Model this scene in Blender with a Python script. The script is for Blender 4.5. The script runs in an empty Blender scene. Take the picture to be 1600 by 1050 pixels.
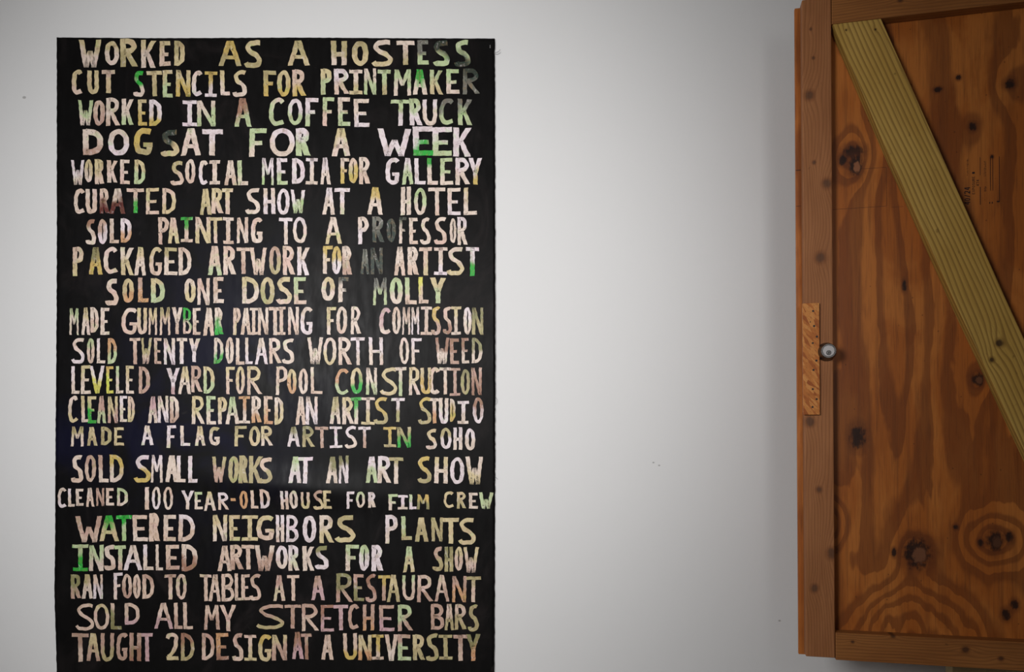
import bpy, bmesh, math, random
from mathutils import Vector, Matrix
import numpy as np
random.seed(7)
SC = bpy.context.scene
COL = SC.collection

# ------------------------------------------------------------------ camera, world, lights, exposure
EYE = 1.0
F_PX = 1150.0                       # focal length in pixels of the 1600 x 1050 frame
HORIZON = 665.0
WALL_Y = 2.55
cam_d = bpy.data.cameras.new('camera'); cam = bpy.data.objects.new('camera', cam_d); COL.objects.link(cam)
cam.location = (0, 0, EYE); cam.rotation_euler = (math.pi/2, 0, 0)
cam_d.sensor_fit = 'HORIZONTAL'; cam_d.sensor_width = 36.0
cam_d.lens = F_PX/1600*36.0
cam_d.shift_y = (HORIZON-525.0)/1600.0
cam_d.clip_start = 0.05
SC.camera = cam
SC.view_settings.view_transform = 'Standard'
SC.view_settings.look = 'None'
SC.view_settings.gamma = 1.0
SC.view_settings.use_curve_mapping = False
SC.view_settings.exposure = 0.0

world = bpy.data.worlds.new('world'); SC.world = world; world.use_nodes = True
world.node_tree.nodes['Background'].inputs[0].default_value = (0.92, 0.96, 1.0, 1)
world.node_tree.nodes['Background'].inputs[1].default_value = 0.05

def spot(name, loc, target, energy, size, blend, radius, color):
    d = bpy.data.lights.new(name, 'SPOT'); d.energy = energy; d.spot_size = math.radians(size)
    d.spot_blend = blend; d.shadow_soft_size = radius; d.color = color
    o = bpy.data.objects.new(name, d); COL.objects.link(o); o.location = loc
    o.rotation_euler = (Vector(target)-Vector(loc)).to_track_quat('-Z', 'Y').to_euler()
    return o
spot('left_key_spot', (-1.315, -0.246, 1.6), (-0.352, 2.55, 1.121), 214, 101.9, 1.0, 0.42, (1.0, 0.99, 0.985))  # unseen key light, position and cone shaped to give the wall's falloff
spot('right_fill_spot', (0.5, -0.4, 1.6), (-0.555, 2.55, 1.42), 139, 68.6, 1.0, 0.42, (1.0, 0.98, 0.965))  # unseen fill light, added for wall brightness and soft darkening beside the door

# ------------------------------------------------------------------ helpers
def link(o, parent=None):
    COL.objects.link(o)
    if parent: o.parent = parent
    return o
def obj(name, bm, mat, parent=None, smooth=False):
    me = bpy.data.meshes.new(name)
    if isinstance(bm, bmesh.types.BMesh):
        bmesh.ops.recalc_face_normals(bm, faces=bm.faces[:]); bm.to_mesh(me); bm.free()
    me.materials.append(mat)
    if smooth:
        for p in me.polygons: p.use_smooth = True
    return link(bpy.data.objects.new(name, me), parent)
def box(bm, x0, x1, y0, y1, z0, z1, bev=0.0):
    r = bmesh.ops.create_cube(bm, size=1.0, matrix=Matrix.Translation(((x0+x1)/2, (y0+y1)/2, (z0+z1)/2)) @ Matrix.Diagonal((x1-x0, y1-y0, z1-z0, 1)))
    if bev:
        es = {e for v in r['verts'] for e in v.link_edges}
        bmesh.ops.bevel(bm, geom=list(es), offset=bev, segments=2, profile=0.5, affect='EDGES')
    return bm
def prism(bm, pts, y0, y1, bev=0.0):
    a = [bm.verts.new((x, y0, z)) for x, z in pts]; b = [bm.verts.new((x, y1, z)) for x, z in pts]
    n = len(pts); fs = [bm.faces.new(a), bm.faces.new(b[::-1])]
    for i in range(n): fs.append(bm.faces.new((a[i], b[i], b[(i+1) % n], a[(i+1) % n])))
    bmesh.ops.recalc_face_normals(bm, faces=fs)
    if bev:
        es = {e for f in fs for e in f.edges}
        bmesh.ops.bevel(bm, geom=list(es), offset=bev, segments=2, profile=0.5, affect='EDGES')
    return bm
def lathe(bm, prof, c, n=48):
    """prof: (radius, depth) along -Y from c"""
    rings = []
    for r, d in prof:
        rings.append([bm.verts.new((c[0]+r*math.cos(2*math.pi*i/n), c[1]-d, c[2]+r*math.sin(2*math.pi*i/n))) for i in range(n)])
    for a, b in zip(rings, rings[1:]):
        for i in range(n): bm.faces.new((a[i], a[(i+1) % n], b[(i+1) % n], b[i]))
    bm.faces.new(rings[-1]); bm.faces.new(rings[0][::-1])
    return bm
def thing(name, label, cat, loc=(0, 0, 0)):
    o = link(bpy.data.objects.new(name, None)); o.location = loc; o.empty_display_size = 0.1
    o['label'] = label; o['category'] = cat
    return o
def srgb(r, g, b):
    f = lambda c: (c/255/12.92) if c <= 10.3 else ((c/255+0.055)/1.055)**2.4
    return (f(r), f(g), f(b))

# ---- node helpers
class NT:
    def __init__(self, name, rough=0.6, metallic=0.0, spec=0.5):
        self.m = bpy.data.materials.new(name); self.m.use_nodes = True
        self.t = self.m.node_tree; self.b = self.t.nodes['Principled BSDF']
        self.b.inputs['Roughness'].default_value = rough; self.b.inputs['Metallic'].default_value = metallic
        self.b.inputs['Specular IOR Level'].default_value = spec
    def n(self, typ, **kw):
        x = self.t.nodes.new(typ)
        for k, v in kw.items(): setattr(x, k, v)
        return x
    def put(self, sock, v):
        if isinstance(v, bpy.types.NodeSocket): self.t.links.new(v, sock)
        else:
            if sock.type == 'RGBA' and len(v) == 3: v = (*v, 1)
            sock.default_value = v
    def math(self, op, a, b=0.0, c=0.0, clamp=False):
        x = self.n('ShaderNodeMath', operation=op, use_clamp=clamp)
        for s, v in zip(x.inputs, (a, b, c)): self.put(s, v)
        return x.outputs[0]
    def mixc(self, f, a, b, mode='MIX'):
        x = self.n('ShaderNodeMix', data_type='RGBA', blend_type=mode)
        self.put(x.inputs[0], f)
        self.put(x.inputs[6], a); self.put(x.inputs[7], b)
        return x.outputs[2]
    def noise(self, vec, scale, detail=2.0, rough=0.5, dist=0.0, dims='3D'):
        x = self.n('ShaderNodeTexNoise', noise_dimensions=dims)
        self.put(x.inputs['Vector'], vec); x.inputs['Scale'].default_value = scale
        x.inputs['Detail'].default_value = detail; x.inputs['Roughness'].default_value = rough
        x.inputs['Distortion'].default_value = dist
        return x.outputs['Fac']
    def coords(self, scale=(1, 1, 1), loc=(0, 0, 0), rot=(0, 0, 0)):
        tc = self.n('ShaderNodeTexCoord'); mp = self.n('ShaderNodeMapping')
        self.t.links.new(tc.outputs['Object'], mp.inputs['Vector'])
        mp.inputs['Scale'].default_value = scale; mp.inputs['Location'].default_value = loc; mp.inputs['Rotation'].default_value = rot
        return mp.outputs[0]
    def sep(self, v):
        x = self.n('ShaderNodeSeparateXYZ'); self.put(x.inputs[0], v); return x.outputs
    def comb(self, a, b, c):
        x = self.n('ShaderNodeCombineXYZ')
        for s, v in zip(x.inputs, (a, b, c)): self.put(s, v)
        return x.outputs[0]
    def smooth(self, v, lo, hi, a=0.0, b=1.0):
        x = self.n('ShaderNodeMapRange', interpolation_type='SMOOTHSTEP')
        for s, k in zip(x.inputs, (v, lo, hi, a, b)): self.put(s, k)
        return x.outputs[0]
    def color(self, c): self.put(self.b.inputs['Base Color'], c)
    def bump(self, h, strength, dist=0.002):
        x = self.n('ShaderNodeBump'); x.inputs['Strength'].default_value = strength; x.inputs['Distance'].default_value = dist
        self.put(x.inputs['Height'], h); self.t.links.new(x.outputs[0], self.b.inputs['Normal'])
    def ell(self, u, w, cu, cw, ru, rw):
        """squared elliptical distance"""
        a = self.math('MULTIPLY', self.math('SUBTRACT', u, cu), 1/ru)
        b = self.math('MULTIPLY', self.math('SUBTRACT', w, cw), 1/rw)
        return self.math('ADD', self.math('MULTIPLY', a, a), self.math('MULTIPLY', b, b))
    def gauss(self, d2):
        return self.math('POWER', 2.71828, self.math('MULTIPLY', d2, -1.0))

# ------------------------------------------------------------------ materials
def wall_material():
    k = NT('white_wall_paint', 0.72, 0, 0.25)
    co = k.coords()
    big = k.noise(co, 1.6, 3)
    c = k.mixc(big, srgb(229, 229, 229), srgb(232, 232, 232))
    s = k.sep(co)
    for (x, z, r) in ((0.927, 0.324, 0.0035), (0.49, 0.872, 0.003), (-1.69, 2.137, 0.005), (0.51, 0.862, 0.003)):
        c = k.mixc(k.smooth(k.ell(s[0], s[2], x, z, r*1.4, r), 1.2, 0.4, 0, 0.55), c, srgb(120, 115, 112))
    k.color(c)
    fine = k.noise(co, 60, 3); mid = k.noise(co, 9, 3)
    k.bump(k.math('ADD', k.math('MULTIPLY', fine, 0.3), mid), 0.25, 0.004)
    return k.m
M_WALL = wall_material()
def plain(name, c, rough=0.6, metallic=0.0, nscale=40, amt=0.15):
    k = NT(name, rough, metallic)
    f = k.noise(k.coords(), nscale, 4)
    k.color(k.mixc(f, tuple(x*(1-amt) for x in c), tuple(min(1, x*(1+amt)) for x in c)))
    return k.m
M_FLOOR = plain('grey_concrete_floor', srgb(150, 146, 142), 0.6, 0, 6, 0.2)
M_CEIL = plain('white_ceiling_paint', srgb(215, 214, 212), 0.8, 0, 20, 0.03)

def lumber(name, base, dark, light, angle=0.0, ring=60.0, knots=(), along='W', seed=0.0, contrast=1.0, knot_col=(45, 25, 12), warp_amt=0.10):
    """framing lumber; grain runs along local Z turned by angle (about Y)"""
    k = NT(name, 0.62, 0, 0.3)
    co = k.coords()
    s = k.sep(co)
    ca, sa = math.cos(angle), math.sin(angle)
    q = k.math('SUBTRACT', k.math('MULTIPLY', s[0], ca), k.math('MULTIPLY', s[2], sa))     # across the board
    l = k.math('ADD', k.math('MULTIPLY', s[0], sa), k.math('MULTIPLY', s[2], ca))          # along the board
    q2 = k.math('ADD', q, k.math('MULTIPLY', s[1], 0.7))
    warp = k.noise(k.comb(k.math('MULTIPLY', q2, 5.0), seed, k.math('MULTIPLY', l, 1.3)), 1.0, 2)
    f = k.math('ADD', q2, k.math('MULTIPLY', warp, warp_amt))
    for cu, cw, r in knots:
        kq, kl = cu*ca-cw*sa, cu*sa+cw*ca
        f = k.math('ADD', f, k.math('MULTIPLY', k.gauss(k.ell(q, l, kq, kl, r*2.2, r*4.5)), r*1.5))
    t = k.math('FRACT', k.math('MULTIPLY', f, ring))
    line = k.math('MULTIPLY', k.smooth(t, 0.35, 0.85), k.smooth(t, 1.0, 0.9))
    fib = k.noise(k.comb(k.math('MULTIPLY', q2, 420), k.math('MULTIPLY', s[1], 420), k.math('MULTIPLY', l, 9)), 1.0, 2)
    blot = k.noise(k.comb(k.math('MULTIPLY', q2, 14), seed+3, k.math('MULTIPLY', l, 3.5)), 1.0, 3)
    c = k.mixc(k.smooth(blot, 0.3, 0.7), base, light)
    c = k.mixc(k.math('MULTIPLY', line, 0.75*contrast), c, dark)
    c = k.mixc(k.math('MULTIPLY', k.smooth(fib, 0.5, 0.75), 0.4), c, dark)
    speck = k.noise(k.comb(k.math('MULTIPLY', q2, 60), seed+9, k.math('MULTIPLY', l, 40)), 1.0, 3)
    c = k.mixc(k.math('MULTIPLY', k.smooth(speck, 0.68, 0.78), 0.5), c, tuple(x*0.5 for x in dark))
    for cu, cw, r in knots:
        kq, kl = cu*ca-cw*sa, cu*sa+cw*ca
        wob = k.math('MULTIPLY', k.math('SUBTRACT', speck, 0.5), 1.6)
        d = k.math('ADD', k.ell(q, l, kq, kl, r, r*1.15), wob)
        c = k.mixc(k.smooth(d, 3.4, 0.6, 0, 0.55), c, dark)
        c = k.mixc(k.smooth(d, 1.3, 0.2, 0, 0.85), c, srgb(*knot_col))
    k.color(c)
    k.bump(k.math('SUBTRACT', fib, k.math('MULTIPLY', line, 0.5)), 0.25, 0.0012)
    return k.m

M_STILE = lumber('reddish_fir_stile', srgb(150, 96, 56), srgb(108, 62, 32), srgb(164, 108, 66), ring=110, contrast=0.45,
                 knots=((0.055, 1.877, 0.004), (0.05, 1.68, 0.012), (0.062, 1.79, 0.004), (0.098, 1.413, 0.012), (0.078, 1.193, 0.013), (0.046, 0.705, 0.012), (0.07, 0.503, 0.008), (0.105, 0.313, 0.014), (0.055, 0.208, 0.010), (0.062, 1.478, 0.005)), seed=1.0, knot_col=(92, 60, 40))
M_RAIL = lumber('brown_fir_rail', srgb(140, 86, 40), srgb(92, 52, 22), srgb(154, 98, 48), angle=math.pi/2, ring=120, contrast=0.5, seed=4.0,
                knots=((0.16, 0.055, 0.004), (0.30, 1.93, 0.006), (0.46, 0.05, 0.008), (0.27, 0.078, 0.005), (0.55, 0.03, 0.006)), knot_col=(72, 42, 22))
B_ANG = math.atan(0.385)   # lean of the brace
M_BRACE = lumber('yellow_treated_pine_brace', srgb(180, 142, 66), srgb(116, 82, 34), srgb(192, 156, 80), angle=-B_ANG, ring=78, contrast=0.85, warp_amt=0.055, seed=7.3,
                 knots=((0.5527, 0.9246, 0.010), (0.533, 0.8779, 0.007), (0.153, 1.862, 0.003), (0.233, 1.854, 0.003), (0.2889, 1.0706, 0.003)))

def plywood_material():
    k = NT('orange_fir_plywood', 0.55, 0, 0.35)
    co = k.coords(); s = k.sep(co); u, w = s[0], s[2]
    # veneer field whose contours are the growth bands
    n1 = k.noise(k.comb(k.math('MULTIPLY', u, 5.2), 0.3, k.math('MULTIPLY', w, 0.62)), 1.0, 2.5, 0.5, 0.3)
    n2 = k.noise(k.comb(k.math('MULTIPLY', u, 16.0), 5.3, k.math('MULTIPLY', w, 5.0)), 1.0, 3, 0.55)
    f = k.math('ADD', k.math('MULTIPLY', n1, 1.15), k.math('MULTIPLY', n2, 0.22))
    arch = k.ell(u, w, 0.335, 0.0, 0.185, 0.225); ar2 = k.math('SUBTRACT', k.math('MULTIPLY', arch, arch), k.math('MULTIPLY', n2, 0.4))
    f = k.math('ADD', f, k.math('MULTIPLY', k.gauss(ar2), 0.85))
    hills = (      # arches under the big knot
             (0.3466, 0.3145, 0.05, 0.06, 0.30), (0.5524, 0.3581, 0.085, 0.075, 0.62), (0.18, 1.50, 0.05, 0.075, 0.45),
             (0.105, 0.40, 0.05, 0.08, 0.5), (0.31, 0.95, 0.10, 0.62, -0.55), (0.5104, 0.8243, 0.035, 0.06, 0.25), (0.5013, 1.5583, 0.03, 0.06, 0.15), (0.5978, 1.6725, 0.05, 0.07, 0.2))
    for cu, cw, ru, rw, a in hills:
        f = k.math('ADD', f, k.math('MULTIPLY', k.gauss(k.ell(u, w, cu, cw, ru, rw)), a*1.35))
    t = k.math('FRACT', k.math('MULTIPLY', f, 3.6))
    band = k.math('MULTIPLY', k.smooth(t, 0.38, 0.62), k.smooth(t, 1.0, 0.93))
    patch = k.smooth(k.noise(k.comb(k.math('MULTIPLY', u, 7), 9.1, k.math('MULTIPLY', w, 2.3)), 1.0, 4, 0.6, 0.6), 0.42, 0.58)
    fib = k.noise(k.comb(k.math('MULTIPLY', u, 330), 2.0, k.math('MULTIPLY', w, 11)), 1.0, 3)
    streak = k.noise(k.comb(k.math('MULTIPLY', u, 60), 4.0, k.math('MULTIPLY', w, 2.2)), 1.0, 3)
    c = k.mixc(patch, srgb(164, 90, 30), srgb(182, 108, 44))
    c = k.mixc(k.math('MULTIPLY', band, 0.55), c, srgb(96, 44, 14))
    c = k.mixc(k.math('MULTIPLY', k.smooth(streak, 0.48, 0.72), 0.38), c, srgb(98, 52, 22))
    c = k.mixc(k.math('MULTIPLY', k.smooth(fib, 0.50, 0.72), 0.38), c, srgb(84, 44, 20))
    mot = k.noise(k.comb(k.math('MULTIPLY', u, 90), 1.0, k.math('MULTIPLY', w, 70)), 1.0, 3)
    # knots: (u, w, radius u, radius w, pale heart)
    knots = ((0.1785, 1.5131, 0.026, 0.019, 0), (0.1853, 1.4692, 0.017, 0.028, 1.25), (0.150, 1.4908, 0.012, 0.014, 0), (0.5013, 1.5583, 0.010, 0.012, 0), (0.5978, 1.6725, 0.013, 0.014, 0),
             (0.186, 0.6581, 0.020, 0.034, 0), (0.3466, 0.3145, 0.034, 0.042, 0.7), (0.2843, 0.3163, 0.007, 0.012, 0), (0.5524, 0.3581, 0.020, 0.028, 0.3), (0.5143, 0.3514, 0.008, 0.010, 0), (0.5887, 0.3701, 0.010, 0.014, 0),
             (0.5104, 0.8243, 0.016, 0.018, 0.5), (0.3167, 1.1043, 0.006, 0.016, 0), (0.5792, 0.1471, 0.011, 0.016, 0), (0.6006, 0.1757, 0.010, 0.014, 0), (0.5506, 1.4667, 0.004, 0.005, 0), (0.4093, 1.6758, 0.010, 0.007, 0), (0.465, 1.705, 0.006, 0.007, 0), (0.45, 0.395, 0.007, 0.007, 0))
    wob = k.math('ADD', k.math('MULTIPLY', k.math('SUBTRACT', mot, 0.5), 2.6), k.math('MULTIPLY', k.math('SUBTRACT', fib, 0.5), 1.5))
    for cu, cw, ru, rw, pale in knots:
        d = k.math('ADD', k.ell(u, w, cu, cw, ru, rw), wob)
        c = k.mixc(k.smooth(d, 4.5, 0.8, 0, 0.5), c, srgb(86, 40, 16))
        c = k.mixc(k.smooth(d, 1.5, 0.3, 0, 0.92), c, srgb(30, 13, 8))
        if pale: c = k.mixc(k.smooth(k.math('ADD', k.ell(u, w, cu+ru*0.18, cw-rw*0.1, ru*0.62, rw*0.66), k.math('MULTIPLY', wob, 0.8)), 1.1, 0.3, 0, 0.75*pale), c, srgb(148, 94, 62))
    spk = k.n('ShaderNodeTexVoronoi'); k.put(spk.inputs['Vector'], co); spk.inputs['Scale'].default_value = 26
    c = k.mixc(k.smooth(spk.outputs['Distance'], 0.07, 0.04, 0, 0.55), c, srgb(60, 28, 14))
    k.color(c)
    k.bump(fib, 0.2, 0.001)
    return k.m
M_PLY = plywood_material()

def osb_material():
    k = NT('orange_strand_board', 0.6, 0, 0.3)
    co = k.coords(scale=(1, 1, 1), rot=(0, math.radians(38), 0))
    v = k.n('ShaderNodeTexVoronoi'); mp = k.n('ShaderNodeMapping'); k.put(mp.inputs['Vector'], co)
    mp.inputs['Scale'].default_value = (130, 130, 34); k.put(v.inputs['Vector'], mp.outputs[0]); v.inputs['Scale'].default_value = 1.0
    flake = k.sep(v.outputs['Color'])[0]
    fib = k.noise(mp.outputs[0], 3.0, 3)
    r = k.n('ShaderNodeValToRGB'); k.put(r.inputs[0], flake)
    r.color_ramp.elements[0].color = (*srgb(150, 78, 30), 1); r.color_ramp.elements[1].color = (*srgb(206, 140, 74), 1)
    e = r.color_ramp.elements.new(0.3); e.color = (*srgb(176, 102, 44), 1)
    e = r.color_ramp.elements.new(0.62); e.color = (*srgb(192, 120, 56), 1)
    c = k.mixc(k.math('MULTIPLY', k.smooth(fib, 0.5, 0.75), 0.55), r.outputs[0], srgb(120, 62, 26))
    k.color(c); k.bump(fib, 0.3, 0.001)
    return k.m
M_OSB = osb_material()
M_METAL = plain('satin_nickel', (0.13, 0.125, 0.12), 0.42, 1.0, 300, 0.12)
M_METAL_FACE = plain('brushed_nickel_face', (0.45, 0.43, 0.425), 0.55, 1.0, 900, 0.18)
M_BLACK = plain('black_hole', (0.008, 0.006, 0.006), 0.7)
M_SCREW = plain('dark_screw_steel', (0.02, 0.014, 0.012), 0.5, 0.4)
M_HINGE = plain('grey_hinge_steel', (0.35, 0.35, 0.36), 0.4, 1.0)
M_INK = plain('dark_stamp_ink', srgb(36, 15, 10), 0.8, 0, 300, 0.4)
M_LINE = plain('pencil_brown', srgb(70, 34, 18), 0.8, 0, 200, 0.3)
M_CRATE = plain('olive_tan_plank', srgb(160, 140, 100), 0.7, 0, 30, 0.25)

def canvas_material():
    k = NT('black_acrylic_on_canvas', 0.42, 0, 0.10)
    co = k.coords(); s = k.sep(co)
    base = srgb(15, 14, 14)
    brush = k.noise(k.comb(k.math('MULTIPLY', s[0], 5), 1.0, k.math('MULTIPLY', s[2], 3)), 1.0, 5, 0.65, 1.2)
    c = k.mixc(k.smooth(brush, 0.50, 0.78, 0, 0.7), base, srgb(40, 35, 35))
    smear = k.noise(k.comb(k.math('MULTIPLY', s[0], 9), 7.0, k.math('MULTIPLY', s[2], 5)), 1.0, 5, 0.7, 2.0)
    c = k.mixc(k.smooth(smear, 0.66, 0.80, 0, 0.35), c, srgb(92, 86, 84))
    # navy underpaint showing on the lower left and along the right side
    nv = k.noise(k.comb(k.math('MULTIPLY', s[0], 4.5), 3.0, k.math('MULTIPLY', s[2], 4.5)), 1.0, 4, 0.6, 0.8)
    m1 = k.gauss(k.ell(s[0], s[2], -0.22, 1.05, 0.30, 0.42)); m2 = k.gauss(k.ell(s[0], s[2], -1.52, 0.75, 0.30, 0.55))
    m3 = k.gauss(k.ell(s[0], s[2], -0.75, 0.83, 0.45, 0.10))
    m = k.math('ADD', k.math('ADD', m1, m2), m3)
    c = k.mixc(k.math('MULTIPLY', k.smooth(nv, 0.36, 0.60), k.math('MINIMUM', m, 0.95)), c, srgb(17, 17, 36))
    k.color(c)
    weave = k.noise(co, 420, 2); stroke = k.noise(k.comb(k.math('MULTIPLY', s[0], 40), 0, k.math('MULTIPLY', s[2], 12)), 1.0, 3)
    k.bump(k.math('ADD', k.math('MULTIPLY', weave, 0.35), k.math('MULTIPLY', stroke, 0.5)), 0.2, 0.0012)
    k.put(k.b.inputs['Roughness'], k.smooth(stroke, 0.3, 0.7, 0.36, 0.48))
    return k.m
M_CANVAS = canvas_material()

def letter_material():
    k = NT('letter_paint', 0.5, 0, 0.4)
    a = k.n('ShaderNodeAttribute'); a.attribute_name = 'paint'
    co = k.coords(); s = k.sep(co)
    tone = k.noise(co, 26, 4, 0.6, 0.6)
    c = k.mixc(k.smooth(tone, 0.40, 0.68, 0, 0.28), a.outputs['Color'], srgb(120, 92, 72))
    green = k.noise(k.comb(s[0], 4.4, s[2]), 19, 3, 0.5, 0.8)
    c = k.mixc(k.smooth(green, 0.60, 0.70, 0, 0.3), c, k.mixc(1.0, a.outputs['Color'], (0.55, 1.0, 0.42), 'MULTIPLY'))
    pink = k.noise(k.comb(s[0], 8.4, s[2]), 21, 3, 0.5, 0.5)
    c = k.mixc(k.smooth(pink, 0.56, 0.66, 0, 0.5), c, k.mixc(1.0, a.outputs['Color'], (1.0, 0.86, 0.96), 'MULTIPLY'))
    mot = k.noise(k.comb(k.math('MULTIPLY', s[0], 1.4), 6.1, s[2]), 48, 4, 0.65, 0.8)
    c = k.mixc(k.smooth(mot, 0.52, 0.70, 0, 0.5), c, srgb(150, 122, 84))
    c = k.mixc(k.smooth(mot, 0.44, 0.30, 0, 0.35), c, srgb(244, 232, 230))
    crack = k.noise(co, 95, 4, 0.65, 1.5)
    c = k.mixc(k.smooth(crack, 0.63, 0.69, 0, 0.85), c, srgb(44, 34, 30))
    line = k.noise(k.comb(k.math('MULTIPLY', s[0], 40), 1.7, k.math('MULTIPLY', s[2], 170)), 1.0, 3, 0.5, 1.0)
    c = k.mixc(k.smooth(line, 0.66, 0.74, 0, 0.4), c, srgb(70, 56, 48))
    k.color(c)
    return k.m
M_LETTER = letter_material()
M_THREAD = plain('black_thread', (0.02, 0.018, 0.018), 0.8)
M_STAPLE = plain('grey_staple', (0.4, 0.4, 0.4), 0.4, 1.0)

# ------------------------------------------------------------------ the room
def struct(name, bm, mat):
    o = obj(name, bm, mat); o['kind'] = 'structure'; return o
struct('wall_back', box(bmesh.new(), -4.0, 2.0, WALL_Y, WALL_Y+0.12, 0, 3.0), M_WALL)
RW = 1.83
bm = bmesh.new()
box(bm, RW, RW+0.12, 2.06, WALL_Y, 0, 3.0); box(bm, RW, RW+0.12, -3.0, 1.05, 0, 3.0)
box(bm, RW, RW+0.12, 1.05, 2.06, 0, 0.29); box(bm, RW, RW+0.12, 1.05, 2.06, 2.32, 3.0)
struct('wall_right', bm, M_WALL)
struct('floor', box(bmesh.new(), -4.0, 2.0, -3.0, WALL_Y+0.12, -0.1, 0), M_FLOOR)
struct('ceiling', box(bmesh.new(), -4.0, 2.0, -3.0, WALL_Y+0.12, 3.0, 3.1), M_CEIL)

# ------------------------------------------------------------------ painted canvas
PXM = WALL_Y/F_PX                                    # metres per photo pixel on the back wall
def cx(px): return (px-800)*PXM
def cz(py): return EYE+(HORIZON-py)*PXM
def relief(x, z):
    """gentle waves of the unstretched cloth, in metres away from the wall"""
    r = 0.0035 + 0.0016*np.sin(x*4.1+z*1.3) + 0.0012*np.sin(z*5.2-x*2.0+1.0)
    r = r + 0.0120*np.exp(-((z-0.792+0.10*(x+0.82))/0.052)**2)*np.exp(-((x+0.75)/0.30)**2)
    r = r + 0.0075*np.exp(-((x+1.570)/0.036)**2)*np.exp(-((z-0.42)/0.14)**2)
    r = r + 0.0022*np.exp(-((x+1.47-(z-0.3)*0.4)/0.03)**2)*np.exp(-((z-0.33)/0.12)**2)
    return r
CAN_Y = WALL_Y-0.0015
banner = thing('text_painting', 'tall unstretched black canvas covered in rows of hand painted capital lettering, on the white wall', 'painting', (cx(431), CAN_Y, cz(1062)))
BX, BZ = banner.location.x, banner.location.z
def make_canvas():
    nx, nz = 130, 190
    rr = random.Random(3)
    wl = [rr.uniform(-1, 1) for _ in range(nz+1)]; wr = [rr.uniform(-1, 1) for _ in range(nz+1)]; wt = [rr.uniform(-1, 1) for _ in range(nx+1)]
    bm = bmesh.new(); rows = []; back = []
    for j in range(nz+1):
        t = j/nz; row = []; brow = []
        for i in range(nx+1):
            s = i/nx
            top = 59.5+2.2*s+1.0*math.sin(s*9)*s*(1-s)*4*0.6+wt[i]*0.25
            py = top+(1062-top)*t
            left = 89.6+1.3*math.sin(t*6.0+0.3)*0.9+wl[j]*0.35
            right = 773.2+1.2*math.sin(t*3.1)-0.8*t+wr[j]*0.4
            if t > .02 and t < .022: right -= 1
            px = left+(right-left)*s
            x, z = cx(px), cz(py)
            d = float(relief(np.float64(x), np.float64(z)))
            row.append(bm.verts.new((x-BX, -d, z-BZ)))
            if i in (0, nx) or j in (0, nz): brow.append((i, j))
        rows.append(row)
    for j in range(nz):
        for i in range(nx): bm.faces.new((rows[j][i], rows[j+1][i], rows[j+1][i+1], rows[j][i+1]))
    # turn the cut edge back towards the wall so that the cloth has a thickness
    rim = [rows[0][i] for i in range(nx+1)]+[rows[j][nx] for j in range(1, nz+1)]+[rows[nz][i] for i in range(nx-1, -1, -1)]+[rows[j][0] for j in range(nz-1, 0, -1)]
    bv = [bm.verts.new((v.co.x, 0.0, v.co.z)) for v in rim]
    for a in range(len(rim)):
        b = (a+1) % len(rim); bm.faces.new((rim[a], rim[b], bv[b], bv[a]))
    return obj('canvas', bm, M_CANVAS, banner, True)
make_canvas()

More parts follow.
